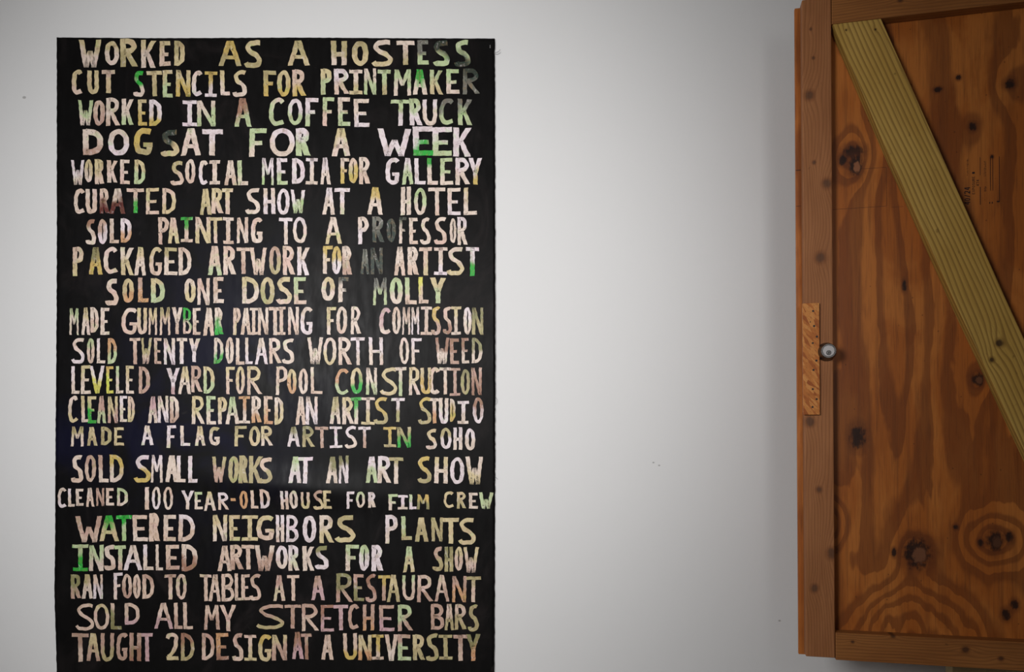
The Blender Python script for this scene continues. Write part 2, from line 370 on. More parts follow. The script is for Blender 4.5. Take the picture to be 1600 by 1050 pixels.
# ---- hand cut letters: ribbons in a box w x h (pixels, y down), stroke t
def arc(cx_, cy_, rx, ry, a0, a1, n=18):
    return [(cx_+rx*math.cos(math.radians(a0+(a1-a0)*i/n)), cy_+ry*math.sin(math.radians(a0+(a1-a0)*i/n))) for i in range(n+1)]
def spline(p, n=5):
    out = []; q = [p[0]]+list(p)+[p[-1]]
    for i in range(1, len(q)-2):
        p0, p1, p2, p3 = q[i-1:i+3]
        for k in range(n):
            t = k/n
            out.append(tuple(0.5*(2*p1[d]+(p2[d]-p0[d])*t+(2*p0[d]-5*p1[d]+4*p2[d]-p3[d])*t*t+(3*p1[d]-p0[d]-3*p2[d]+p3[d])*t**3) for d in (0, 1)))
    out.append(p[-1]); return out
def glyph(ch, w, h, t):
    """list of ('r', centreline, thickness) ribbons and ('p', corner points) blades"""
    i = t/2; G = []; t = min(t, w*0.42, h*0.3); th = t*0.88; i = t/2; j = th/2
    def bar(x0, y0, x1, y1): G.append(('p', [(x0, y0), (x1, y0), (x1, y1), (x0, y1)]))
    def leg(xa, ya, xb, yb, wa=None, wb=None):
        wa = wa or t; wb = wb or t; G.append(('p', [(xa, ya), (xa+wa, ya), (xb+wb, yb), (xb, yb)]))
    def rib(p): G.append(('r', p, t))
    if ch == 'A':
        t = min(t, w*0.32); leg(w/2-t*0.65, 0, 0, h, t*1.1, t*0.95); leg(w/2-t*0.45, 0, w-t, h, t*1.1, t); 
        y = h*0.58; bar(w*0.25, y, w*0.75, y+th*0.85)
    elif ch == 'B':
        t = min(t, w*0.27); th = min(th, h*0.13); i = t/2; j = th/2
        leg(0, 0, 0, h); rib([(t*0.7, j), (w*0.5, j)]+arc(w*0.52, h*0.25+j*0.2, w*0.40-i, h*0.25-j, -85, 90, 12)+[(t*0.7, h*0.49)])
        rib([(t*0.7, h*0.5), (w*0.5, h*0.5)]+arc(w*0.54, h*0.74, w*0.46-i, h*0.26-j, -85, 90, 12)+[(t*0.7, h-j)])
    elif ch == 'C': rib(spline([(w-i*0.6, h*0.17), (w*0.72, j*1.1), (w*0.42, h*0.08+j*0.4), (w*0.14+i*0.6, h*0.26), (i, h*0.55), (w*0.16+i*0.5, h*0.82), (w*0.45, h-j), (w*0.75, h-j*1.4), (w-i*0.4, h*0.86)]))
    elif ch == 'D':
        leg(0, 0, 0, h); rib(spline([(t*0.6, j), (w*0.48, h*0.06+j*0.6), (w*0.82-i*0.4, h*0.24), (w-i, h*0.5), (w*0.84-i*0.4, h*0.76), (w*0.5, h*0.94-j*0.6), (t*0.6, h-j)]))
    elif ch == 'E':
        leg(0, 0, t*0.05, h); bar(t*0.5, 0, w*0.96, th); bar(t*0.5, h*0.46, w*0.78, h*0.46+th*0.85); bar(t*0.5, h-th, w, h)
    elif ch == 'F':
        leg(0, 0, 0, h); bar(t*0.5, 0, w, th); bar(t*0.5, h*0.44, w*0.76, h*0.44+th*0.9)
    elif ch == 'G':
        rib(spline([(w*0.95-i*0.4, h*0.15), (w*0.72, j*1.1), (w*0.42, h*0.07+j*0.4), (w*0.13+i*0.6, h*0.27), (i, h*0.55), (w*0.15+i*0.5, h*0.83), (w*0.45, h-j), (w*0.78, h*0.9), (w-i*1.1, h*0.62)]))
        bar(w*0.5, h*0.55, w, h*0.55+th*0.9)
    elif ch == 'H': leg(0, 0, 0, h); leg(w-t, 0, w-t, h); bar(t*0.5, h*0.46, w-t*0.5, h*0.46+th)
    elif ch == 'I':
        leg(w/2-i, 0, w/2-i, h); bar(0, 0, w, th*0.9); bar(0, h-th*0.9, w, h)
    elif ch == 'K': leg(0, 0, t*0.1, h); t = min(t, w*0.33); leg(w-t*1.1, 0.02*h, t*0.45, h*0.60, t*1.1, t*0.85); leg(t*0.9, h*0.44, w-t*1.1, h, t*0.85, t*1.1)
    elif ch == 'L': leg(0, 0, t*0.08, h); bar(t*0.4, h-th, w, h)
    elif ch == 'M':
        t = min(t, w*0.21); i = t/2
        leg(w*0.06, 0, 0, h, t*0.95); leg(w*0.06+t*0.1, 0, w/2-i*0.9, h*0.62, t*0.95, t*0.9); leg(w*0.94-t*1.05, 0, w/2-i*0.9, h*0.62, t*0.95, t*0.9); leg(w*0.94-t*0.95, 0, w-t, h, t*0.95)
    elif ch == 'N': t = min(t, w*0.27); leg(0, 0, 0, h); leg(w-t, 0, w-t, h); leg(0, 0, w-t*1.05, h, t*1.05, t*1.05)
    elif ch in 'O0': G.append(('o', w, h, t))
    elif ch == 'P': leg(0, 0, 0, h); rib([(t*0.6, j), (w*0.45, j)]+arc(w*0.48, h*0.27, w*0.52-i, h*0.27-j, -85, 85, 14)+[(w*0.4, h*0.54-j), (t*0.6, h*0.52)])
    elif ch == 'R':
        leg(0, 0, 0, h); rib([(t*0.6, j), (w*0.40, j)]+arc(w*0.42, h*0.26, w*0.48-i, h*0.26-j, -85, 85, 14)+[(w*0.35, h*0.52-j), (t*0.6, h*0.5)])
        leg(t*0.55, h*0.46, w-t*1.15, h*0.98, t*1.1, t*1.15)
    elif ch == 'S': rib(spline([(w-i*0.8, h*0.09), (w*0.68, j*1.05), (w*0.36, h*0.08+j*0.5), (w*0.14+i*0.5, h*0.24), (w*0.34, h*0.42), (w*0.66, h*0.54), (w-i, h*0.74), (w*0.80-i*0.3, h*0.92-j*0.3), (w*0.45, h-j), (w*0.18, h*0.93-j*0.2), (i*0.7, h*0.83)]))
    elif ch == 'T': leg(w/2-i, 0, w/2-i*0.9, h); bar(0, 0.0, w, th)
    elif ch == 'U': rib(spline([(i, 0), (i, h*0.35), (i*1.1, h*0.7), (w*0.28+i*0.4, h*0.94-j*0.4), (w*0.55, h-j), (w*0.82-i*0.4, h*0.90-j*0.3), (w-i, h*0.68), (w-i, h*0.35), (w-i, 0)]))
    elif ch == 'V': leg(0, 0, w/2-t*0.6, h, t*1.05, t); leg(w-t*1.05, 0, w/2-t*0.4, h, t*1.05, t)
    elif ch == 'W':
        a = min(t*1.15, w*0.225); leg(0, 0, w*0.22, h, a, a*0.95); leg(w-a, 0, w*0.78-a, h, a, a*0.95)
        leg(w/2-a*0.45, h*0.40, w*0.22, h, a*0.9, a*0.9); leg(w/2-a*0.45, h*0.40, w*0.78-a*0.9, h, a*0.9, a*0.9)
    elif ch == 'X': leg(0, 0, w-t, h); leg(w-t, 0, 0, h)
    elif ch == 'Y': leg(0, 0, w/2-i*1.1, h*0.55, t*1.1, t); leg(w-t*1.1, 0, w/2-i*0.9, h*0.55, t*1.1, t); leg(w/2-i, h*0.42, w/2-i, h)
    elif ch == '1': bar(0, 0, w, h)
    elif ch == '2': rib(spline([(i*0.6, h*0.20), (w*0.22, h*0.06+j*0.4), (w*0.5, j), (w*0.85-i*0.3, h*0.12), (w-i*1.2, h*0.30), (w*0.72, h*0.55), (w*0.40, h*0.78), (i, h-th)])); bar(0, h-th*1.1, w, h)
    elif ch == '4': leg(w*0.62, 0, w*0.62, h); leg(w*0.55, 0, 0, h*0.62); bar(0, h*0.58, w, h*0.58+th)
    elif ch == '5': bar(w*0.1, 0, w*0.95, th); leg(w*0.08, 0, w*0.05, h*0.45); rib(spline([(w*0.1, h*0.44), (w*0.6, h*0.40), (w-i, h*0.66), (w*0.6, h-j), (i, h*0.88)]))
    elif ch == '7': bar(0, 0, w, th); leg(w-t, 0, w*0.3, h)
    elif ch == '/': leg(w-t, 0, 0, h)
    elif ch == '-': bar(0, 0, w, h)
    return G
def glyph_quads(ch, w, h, t):
    """triangulation-free list of quads (4 points) in pixels"""
    Q = []
    for g in glyph(ch, w, h, t):
        if g[0] == 'p':
            a, b, c, d = g[1]
            n = max(1, int(max(abs(d[1]-a[1]), abs(c[1]-b[1]))/4)); m = max(1, int(max(abs(b[0]-a[0]), abs(c[0]-d[0]))/6))
            L = lambda p, q, s: (p[0]+(q[0]-p[0])*s, p[1]+(q[1]-p[1])*s)
            for r in range(n):
                for s in range(m):
                    l0, r0, l1, r1 = L(a, d, r/n), L(b, c, r/n), L(a, d, (r+1)/n), L(b, c, (r+1)/n)
                    Q.append((L(l0, r0, s/m), L(l0, r0, (s+1)/m), L(l1, r1, (s+1)/m), L(l1, r1, s/m)))
        elif g[0] == 'o':
            _, w_, h_, t_ = g; n = 36
            t2 = t_*0.95
            def pt(k, rx, ry):
                a = 2*math.pi*k/n; return (w_/2+rx*math.copysign(abs(math.cos(a))**0.92, math.cos(a)), h_/2+ry*math.copysign(abs(math.sin(a))**0.95, math.sin(a)))
            for k in range(n): Q.append((pt(k, w_/2, h_/2), pt(k+1, w_/2, h_/2), pt(k+1, w_/2-t_, h_/2-t2), pt(k, w_/2-t_, h_/2-t2)))
        else:
            p, th = g[1], g[2]
            e = []
            for k in range(len(p)):
                a = p[max(0, k-1)]; b = p[min(len(p)-1, k+1)]
                dx, dy = b[0]-a[0], b[1]-a[1]; l = math.hypot(dx, dy) or 1
                e.append(((p[k][0]-dy/l*th/2, p[k][1]+dx/l*th/2), (p[k][0]+dy/l*th/2, p[k][1]-dx/l*th/2)))
            for k in range(len(p)-1): Q.append((e[k][0], e[k+1][0], e[k+1][1], e[k][1]))
    return Q

PAINT = {'w': (236, 216, 202), 'l': (240, 226, 234), 'p': (226, 196, 178), 'o': (176, 164, 106), 'y': (206, 176, 62), 'Y': (222, 220, 50), 'g': (182, 208, 152), 'G': (22, 172, 52),
         'k': (34, 52, 42), 'd': (112, 114, 104), 'r': (146, 86, 60), 'R': (96, 36, 30), 'm': (200, 158, 168), 'n': (190, 150, 134), 'O': (206, 146, 88), 'c': (214, 196, 144), 'v': (112, 116, 40)}
CREAM = srgb(216, 200, 180)
PAINT = {k: tuple(a*0.8+b*0.2 if k not in 'kdRG' else a for a, b in zip(srgb(*v), CREAM)) for k, v in PAINT.items()}
# rows of lettering: text, stroke width, group of measurements (A, B, C: x = x0+0.225 v; D: x0+0.278 v), letters for left and right half:
# letter x0 x1 y0 y1 colour at top, colour at foot
ROWS = [
('WORKED AS A HOSTESS', 9.6, 'A',
 'W 195 355 60 250 cw;O 375 475 70 235 cw;R 485 608 54 248 co;K 625 730 60 252 cw;E 755 835 68 240 cp;D 858 932 65 238 oc;A 1168 1325 68 240 yo;S 1342 1470 65 252 co',
 'A 92 240 68 238 oc;H 393 500 70 237 ow;O 538 648 72 242 oc;S 678 818 65 245 wc;T 848 968 70 235 wo;E 990 1068 65 235 dg;S 1100 1212 68 242 kg;S 1250 1355 65 245 gk'),
('CUT STENCILS FOR PRINTMAKER', 8.4, 'A',
 'C 152 222 270 438 cp;U 258 337 272 432 cc;T 357 445 270 428 pc;S 580 655 275 452 Gw;T 670 775 275 452 co;E 780 850 270 458 cg;N 873 970 270 455 cy;C 982 1050 275 448 wl;I 1070 1155 280 455 yl;L 1178 1248 272 445 cw;S 1268 1362 272 452 cw;F 1480 1565 275 452 oy',
 'O 18 108 272 452 cy;R 122 215 268 452 py;P 320 397 265 440 cg;R 412 520 265 440 lp;I 520 608 270 440 wc;N 618 705 262 440 wg;T 718 802 270 442 go;M 823 948 268 448 gw;A 957 1057 268 442 Gw;K 1075 1165 270 440 gc;E 1188 1280 265 435 gw;R 1305 1425 262 438 kd'),
('WORKED IN A COFFEE TRUCK', 8.4, 'A',
 'W 192 302 480 655 gw;O 300 382 480 655 pn;R 390 487 462 655 wp;K 497 580 468 650 wg;E 608 672 475 655 cy;D 688 775 475 658 ly;I 917 1015 480 658 ll;N 1015 1142 480 660 wg;A 1275 1392 465 660 rg;C 1515 1622 462 655 wg',
 'O 92 195 470 650 lg;F 212 302 465 658 lg;F 333 415 462 658 gp;E 437 525 462 658 wg;E 550 660 472 662 wl;T 805 940 475 655 gl;R 937 1022 470 655 gl;U 1025 1128 475 652 lw;C 1142 1240 470 648 dg;K 1268 1368 470 650 dg'),
('DOGSAT FOR A WEEK', 10.5, 'A',
 'D 230 370 680 858 wn;O 400 545 680 862 wl;G 582 712 675 852 yo;S 768 895 685 865 kc;A 903 1042 675 862 ww;T 1055 1192 680 862 lw;F 1380 1500 675 870 gw',
 'O -36 138 672 868 lw;R 145 247 672 865 lg;A 395 520 672 865 cw;W 705 950 678 865 ll;E 960 1095 662 862 lG;E 1095 1230 665 865 lg;K 1237 1362 668 868 ll'),
('WORKED SOCIAL MEDIA FOR GALLERY', 7.8, 'A',
 'W 147 240 895 1068 lw;O 240 295 890 1050 cw;R 312 377 888 1060 cp;K 395 468 895 1050 pw;E 487 555 890 1060 wp;D 585 660 890 1060 cg;S 835 925 900 1065 op;O 935 1005 888 1055 wp;C 1028 1090 895 1060 wl;I 1105 1175 895 1060 ww;A 1207 1290 895 1065 wp;L 1297 1370 895 1065 gw;M 1465 1550 880 1065 lg',
 'E 15 92 880 1062 lg;D 120 208 880 1055 ll;I 215 298 880 1060 lw;A 315 385 875 1062 lw;F 455 515 880 1055 wy;O 512 575 880 1055 py;R 585 662 875 1060 wp;G 768 862 880 1060 ll;A 880 960 880 1062 lg;L 970 1045 880 1062 ll;L 1055 1130 880 1062 Gw;E 1148 1235 880 1065 gw;R 1253 1355 880 1065 lw;Y 1342 1437 880 1065 ly'),
('CURATED ART SHOW AT A HOTEL', 7.8, 'B',
 'C 165 240 45 215 pw;U 247 325 48 215 wp;R 343 412 45 215 pR;A 415 522 42 218 wR;T 527 650 42 212 pG;E 663 757 38 218 cp;D 778 872 40 215 pc;A 1033 1115 42 222 co;R 1118 1200 38 215 cp;T 1190 1265 40 218 cp;S 1352 1455 38 215 ww;H 1480 1557 38 218 wl',
 'O 15 105 42 222 ll;W 112 212 50 212 lg;A 333 418 35 220 lw;T 417 520 38 218 lw;A 640 752 32 222 yw;H 875 942 30 225 ww;O 965 1050 40 225 gw;T 1062 1183 38 228 wp;E 1200 1288 38 225 wl;L 1310 1398 35 225 cw'),
('SOLD PAINTING TO A PROFESSOR', 7.4, 'B',
 'S 252 318 255 430 rw;O 332 395 255 428 nl;L 413 475 250 418 wp;D 487 565 248 415 lO;P 748 820 240 428 pn;A 812 892 245 420 pc;I 905 985 240 412 Gp;N 1005 1110 240 420 pc;T 1092 1190 240 420 cp;I 1195 1268 240 425 wp;N 1293 1370 240 418 pw;G 1390 1468 245 415 pw',
 'T 27 122 242 428 lw;O 125 222 240 418 lw;A 345 462 240 425 wc;P 578 650 240 428 wl;R 677 760 238 415 dk;O 775 840 248 412 kk;F 862 915 240 425 kw;E 930 992 245 425 wp;S 1010 1080 245 428 ww;S 1105 1190 240 428 wp;O 1213 1260 250 420 ww;R 1265 1338 238 435 lw'),
('PACKAGED ARTWORK FOR AN ARTIST', 7.9, 'B',
 'P 160 235 448 648 pc;A 270 362 448 638 vy;C 372 465 448 630 wp;K 490 578 450 642 wc;A 585 665 448 642 cw;G 688 775 450 640 cp;E 790 878 450 642 ow;D 890 975 448 640 pw;A 1088 1185 440 642 pg;R 1198 1285 440 640 pw;T 1290 1378 448 632 pn;W 1385 1502 450 640 pp;O 1515 1597 440 635 no',
 'R 53 140 440 640 pp;K 152 242 445 640 wl;F 333 400 440 632 yw;O 395 460 440 635 yl;R 467 535 440 640 wn;A 595 655 460 635 dk;N 665 748 450 635 kk;A 827 907 445 645 wp;R 920 1000 448 642 wp;T 1003 1090 450 645 pc;I 1103 1195 450 640 wl;S 1195 1315 448 642 wc;T 1325 1412 450 648 lG'),
('SOLD ONE DOSE OF MOLLY', 8.6, 'B',
 'S 388 475 668 850 wp;O 500 580 665 835 cO;L 605 678 660 830 nO;D 695 792 665 830 cg;O 928 1005 665 830 wc;N 1018 1103 662 848 pw;E 1128 1200 655 835 pw;D 1330 1445 655 838 cw;O 1455 1555 655 845 co',
 'S 10 120 655 838 cp;E 133 218 655 843 gp;O 322 417 655 820 cw;F 440 512 655 828 kw;M 680 780 660 850 dg;O 797 888 658 845 gw;L 903 982 658 845 gp;L 997 1065 655 838 Yp;Y 1078 1187 660 838 cg'),
('MADE GUMMYBEAR PAINTING FOR COMMISSION', 6.9, 'B',
 'M 133 198 870 1055 gw;A 218 275 868 1055 cw;D 280 335 865 1040 wp;E 350 410 868 1055 ww;G 493 603 868 1050 wp;U 603 670 868 1050 cp;M 683 740 870 1055 cp;M 758 830 865 1055 op;Y 840 918 865 1050 wp;B 922 980 868 1050 Gp;E 988 1040 870 1055 wp;A 1062 1135 868 1060 wp;R 1140 1198 868 1055 wG;P 1268 1318 870 1055 pc;A 1322 1390 870 1055 wp;I 1382 1435 868 1055 wp;N 1440 1510 865 1055 wp;T 1512 1600 862 1055 pw',
 'I 18 75 862 1055 pp;N 92 165 862 1055 wp;G 178 262 862 1052 wl;F 360 425 862 1055 cw;O 425 503 860 1050 wp;R 528 600 858 1050 ww;C 727 805 870 1050 mw;O 815 875 862 1050 pw;M 885 940 865 1055 pw;M 948 1003 865 1055 wl;I 1012 1090 862 1055 wp;S 1090 1150 862 1055 yn;S 1168 1228 862 1050 pr;I 1222 1290 862 1055 cw;O 1308 1365 862 1055 lw;N 1370 1445 868 1055 vo'),
('SOLD TWENTY DOLLARS WORTH OF WEED', 6.9, 'C',
 'S 147 242 28 205 wl;O 255 308 30 205 gp;L 322 382 30 205 lw;D 400 462 30 208 Og;T 552 625 28 210 pn;W 628 702 28 208 op;E 720 772 28 208 pn;N 787 862 28 212 wl;T 873 945 28 208 wl;Y 960 1035 30 195 wl;D 1135 1200 28 208 wG;O 1213 1270 25 208 pw;L 1285 1345 28 212 wp;L 1350 1400 25 210 wl;A 1417 1508 28 210 wl;R 1515 1605 30 205 wp',
 'S 50 135 32 205 ww;W 223 332 25 210 ww;O 340 428 25 215 wc;R 445 537 25 215 wp;T 527 627 25 215 lw;H 655 750 22 215 lw;O 865 932 25 208 ww;F 948 1020 30 212 lw;W 1110 1210 28 208 rw;E 1213 1278 30 208 rn;E 1295 1348 28 205 rw;D 1365 1438 30 205 vw'),
('LEVELED YARD FOR POOL CONSTRUCTION', 6.9, 'C',
 'L 148 205 225 412 lw;E 215 285 218 415 cw;V 275 378 222 412 lY;E 388 440 225 412 yY;L 455 507 222 412 gw;E 525 582 222 415 cw;D 615 690 228 412 nn;Y 808 897 235 418 lm;A 888 978 225 418 cw;R 978 1055 222 405 np;D 1060 1138 225 412 cg;F 1218 1280 228 418 cp;O 1285 1350 225 415 cp;R 1362 1467 225 422 cp;P 1565 1645 225 425 pw',
 'O 88 152 245 415 cO;O 165 232 240 418 pw;L 247 335 230 415 wp;C 420 512 240 418 Og;O 528 610 235 415 cG;N 635 710 235 420 wg;S 732 850 235 425 cc;T 828 912 232 430 wg;R 930 1010 230 425 cw;U 1010 1085 235 415 cy;C 1070 1140 232 418 pw;T 1140 1222 235 420 wp;I 1212 1285 238 430 nn;O 1290 1355 245 420 vo;N 1365 1435 235 425 nr'),
('CLEANED AND REPAIRED AN ARTIST STUDIO', 6.9, 'C',
 'C 127 192 430 612 wc;L 217 272 430 612 cw;E 262 322 432 620 cG;A 328 390 430 620 ng;N 402 470 432 618 cn;E 485 535 432 612 lw;D 540 587 435 612 pc;A 682 745 435 618 mw;N 747 820 430 615 wl;D 832 892 432 615 wn;R 985 1075 430 625 cw;E 1085 1150 432 625 gw;P 1165 1225 440 625 cw;A 1215 1310 435 625 gw;I 1307 1385 432 620 Ow;R 1398 1467 432 618 wO;E 1482 1540 432 625 pO;D 1557 1618 440 628 wc',
 'A 147 215 435 628 wp;N 217 298 435 628 wl;A 383 460 435 625 ow;R 468 548 440 625 cw;T 527 600 440 625 Gw;I 600 690 440 628 wc;S 690 785 440 625 yo;T 808 900 445 610 lo;S 995 1088 440 625 yo;T 1075 1140 445 620 wO;U 1140 1205 445 620 wl;D 1215 1252 450 608 wy;I 1270 1345 465 622 lw;O 1372 1447 440 618 rl'),
('MADE A FLAG FOR ARTIST IN SOHO', 6.6, 'C',
 'M 147 235 640 780 ow;A 255 327 645 775 co;D 355 428 645 770 oo;E 445 515 648 772 cc;A 632 718 635 770 wl;F 812 875 635 790 lw;L 903 972 635 775 wl;A 1003 1075 638 775 cw;G 1102 1175 645 770 ow;F 1280 1360 638 780 oc;O 1380 1457 640 778 oc;R 1463 1545 640 775 cw',
 'A 87 178 645 780 vl;R 193 275 640 785 vo;T 282 373 645 790 nn;I 380 468 642 790 ll;S 485 570 640 792 lw;T 575 665 645 790 ln;I 755 845 645 785 yo;N 850 945 645 788 oG;S 1053 1125 660 798 cw;O 1148 1225 652 798 ol;H 1238 1300 648 802 lw;O 1320 1390 655 808 lw'),
('SOLD SMALL WORKS AT AN ART SHOW', 8.0, 'C',
 'S 150 232 840 1028 wp;O 243 322 838 1025 np;L 337 408 838 1028 nw;D 417 515 838 1025 yw;S 587 698 838 1028 ly;M 703 785 838 1028 lw;A 800 890 842 1028 ww;L 880 942 842 1028 lw;L 957 1025 845 1030 ll;W 1122 1220 850 1028 on;O 1238 1310 848 1030 oo;R 1310 1375 845 1032 oo;K 1380 1475 845 1032 oo;S 1448 1542 858 1030 po',
 'A 98 190 850 1032 gl;T 162 262 855 1035 ll;A 362 440 852 1035 vw;N 445 510 845 1035 vl;A 632 712 850 1032 lg;R 715 810 848 1035 lw;T 790 888 855 1038 ow;S 990 1085 850 1032 yo;H 1108 1200 852 1035 cw;O 1218 1315 855 1042 ll;W 1320 1445 850 1042 wc'),
('CLEANED 100 YEAR-OLD HOUSE FOR FILM CREW', 5.8, 'D',
 'C 45 92 15 125 wl;L 103 142 18 120 lw;E 147 190 20 115 ww;A 203 250 15 120 wp;N 260 305 15 115 nn;E 315 362 15 112 pw;D 378 438 15 115 gw;1 533 557 10 135 wp;0 573 622 8 135 wl;0 637 690 8 138 pw;Y 738 808 30 135 lw;E 810 857 38 135 gw;A 862 928 35 142 cw;R 943 1005 40 138 lp;- 1015 1042 72 88 OO;O 1065 1110 30 132 OO;L 1127 1168 28 130 pp;D 1180 1235 22 130 pl',
 'H 35 80 30 135 lp;O 85 132 28 132 ww;U 148 198 38 132 pc;S 218 275 28 135 nc;E 275 322 28 132 cc;F 405 450 35 132 ll;O 458 508 35 125 gw;R 525 568 38 125 lw;F 640 690 50 140 gw;I 690 745 55 135 lw;L 755 795 52 135 gl;M 800 865 52 135 yv;C 947 1003 35 125 cc;R 1022 1075 38 130 co;E 1090 1140 42 130 ww;W 1143 1225 40 132 gg'),
('WATERED NEIGHBORS PLANTS', 8.8, 'D',
 'W 143 292 172 318 np;A 277 388 170 312 Gc;T 373 460 168 312 Gg;E 465 550 168 312 pw;R 558 617 158 315 pp;E 637 707 165 312 wp;D 722 812 165 315 lp;N 915 992 165 315 cw;E 1003 1065 168 312 cc;I 1073 1162 170 312 cc;G 1158 1258 170 305 cp;H 1265 1312 168 318 lw',
 'B 65 132 168 318 ll;O 155 232 170 320 ll;R 252 333 168 325 wc;S 340 450 168 318 oc;P 620 690 168 328 lw;L 708 770 175 308 go;A 785 860 182 318 co;N 880 942 180 315 oo;T 945 1035 182 328 cc;S 1028 1127 182 333 cc'),
('INSTALLED ARTWORKS FOR A SHOW', 8.2, 'D',
 'I 127 215 332 480 gG;N 222 302 335 480 gw;S 305 370 335 475 wp;T 362 425 338 475 gp;A 415 518 335 475 wl;L 523 580 332 475 lw;L 592 633 332 475 ww;E 650 725 335 472 pn;D 740 825 332 480 wr;A 940 1015 338 482 pp;R 1012 1085 335 475 pn;T 1072 1145 335 472 pp;W 1145 1255 338 480 wn;O 1265 1332 338 470 lw',
 'R 77 140 338 480 lw;K 155 220 342 480 ww;S 225 300 342 470 vl;F 398 470 335 482 gw;O 472 530 332 480 gl;R 543 608 335 482 ll;A 720 785 345 488 gc;S 890 945 345 480 no;H 953 1000 345 485 vo;O 1010 1055 345 480 cp;W 1060 1145 348 490 cp'),
('RAN FOOD TO TABLES AT A RESTAURANT', 6.9, 'D',
 'R 118 175 500 635 vn;A 180 240 500 635 ow;N 245 298 500 635 pl;F 358 408 490 640 lw;O 405 460 497 635 pn;O 465 508 497 635 pp;D 517 582 500 635 np;T 645 705 500 640 np;O 705 765 497 640 pp;T 840 905 500 648 pp;A 890 957 500 650 pp;B 962 1030 497 650 pp;L 1035 1075 495 645 pp;E 1072 1120 500 645 pp;S 1118 1182 500 645 np;A 1250 1318 505 648 np',
 'T 70 135 505 648 pp;A 203 280 508 645 nm;R 345 440 495 658 vn;E 443 502 500 650 nv;S 510 570 500 655 rn;T 578 645 505 648 yn;A 630 705 503 655 co;U 715 788 505 645 gp;R 800 887 505 655 pn;A 895 978 505 652 pn;N 995 1075 508 655 nO;T 1072 1155 512 655 op'),
('SOLD ALL MY STRETCHER BARS', 7.2, 'D',
 'S 140 250 662 812 pp;O 245 330 665 810 cp;L 340 400 662 808 pv;D 420 502 660 782 pm;A 582 690 660 805 pm;L 695 745 660 805 pn;L 747 800 658 808 pp;M 865 948 672 810 pn;Y 950 1042 672 818 pp;S 1155 1309 668 808 no',
 'T 55 145 672 805 nn;R 153 248 668 818 np;E 255 330 672 822 rm;T 330 408 672 815 mm;C 410 470 668 808 nn;H 492 558 670 815 nO;E 585 675 675 818 nm;R 690 775 672 818 gn;B 877 950 665 810 nn;A 952 1005 665 812 po;R 1010 1078 668 810 po;S 1087 1143 670 818 oo'),
('TAUGHT 2D DESIGN AT A UNIVERSITY', 7.8, 'D',
 'T 120 218 830 988 np;A 202 280 830 985 cn;U 282 358 830 985 no;G 370 435 828 980 nn;H 443 510 828 985 nr;T 508 578 828 988 mm;2 652 720 828 980 pc;D 732 808 830 985 ro;D 852 922 830 980 np;E 930 1000 830 980 Or;S 1020 1085 830 985 np;I 1087 1155 840 985 pc;G 1167 1240 838 985 yc;N 1245 1330 838 982 cn',
 'A 98 160 825 975 rm;T 145 208 832 978 nr;A 263 330 840 978 pp;U 385 462 832 978 py;N 470 540 838 982 cO;I 547 612 838 978 yp;V 617 690 838 985 pw;E 692 762 838 982 ng;R 775 845 838 980 co;S 850 920 832 985 oo;I 922 995 838 978 oo;T 1003 1080 838 985 np;Y 1075 1155 835 985 vO'),
]
GY = {'A': (50, 0.225), 'B': (286, 0.225), 'C': (522, 0.225), 'D': (758, 0.278)}
rl = random.Random(21)
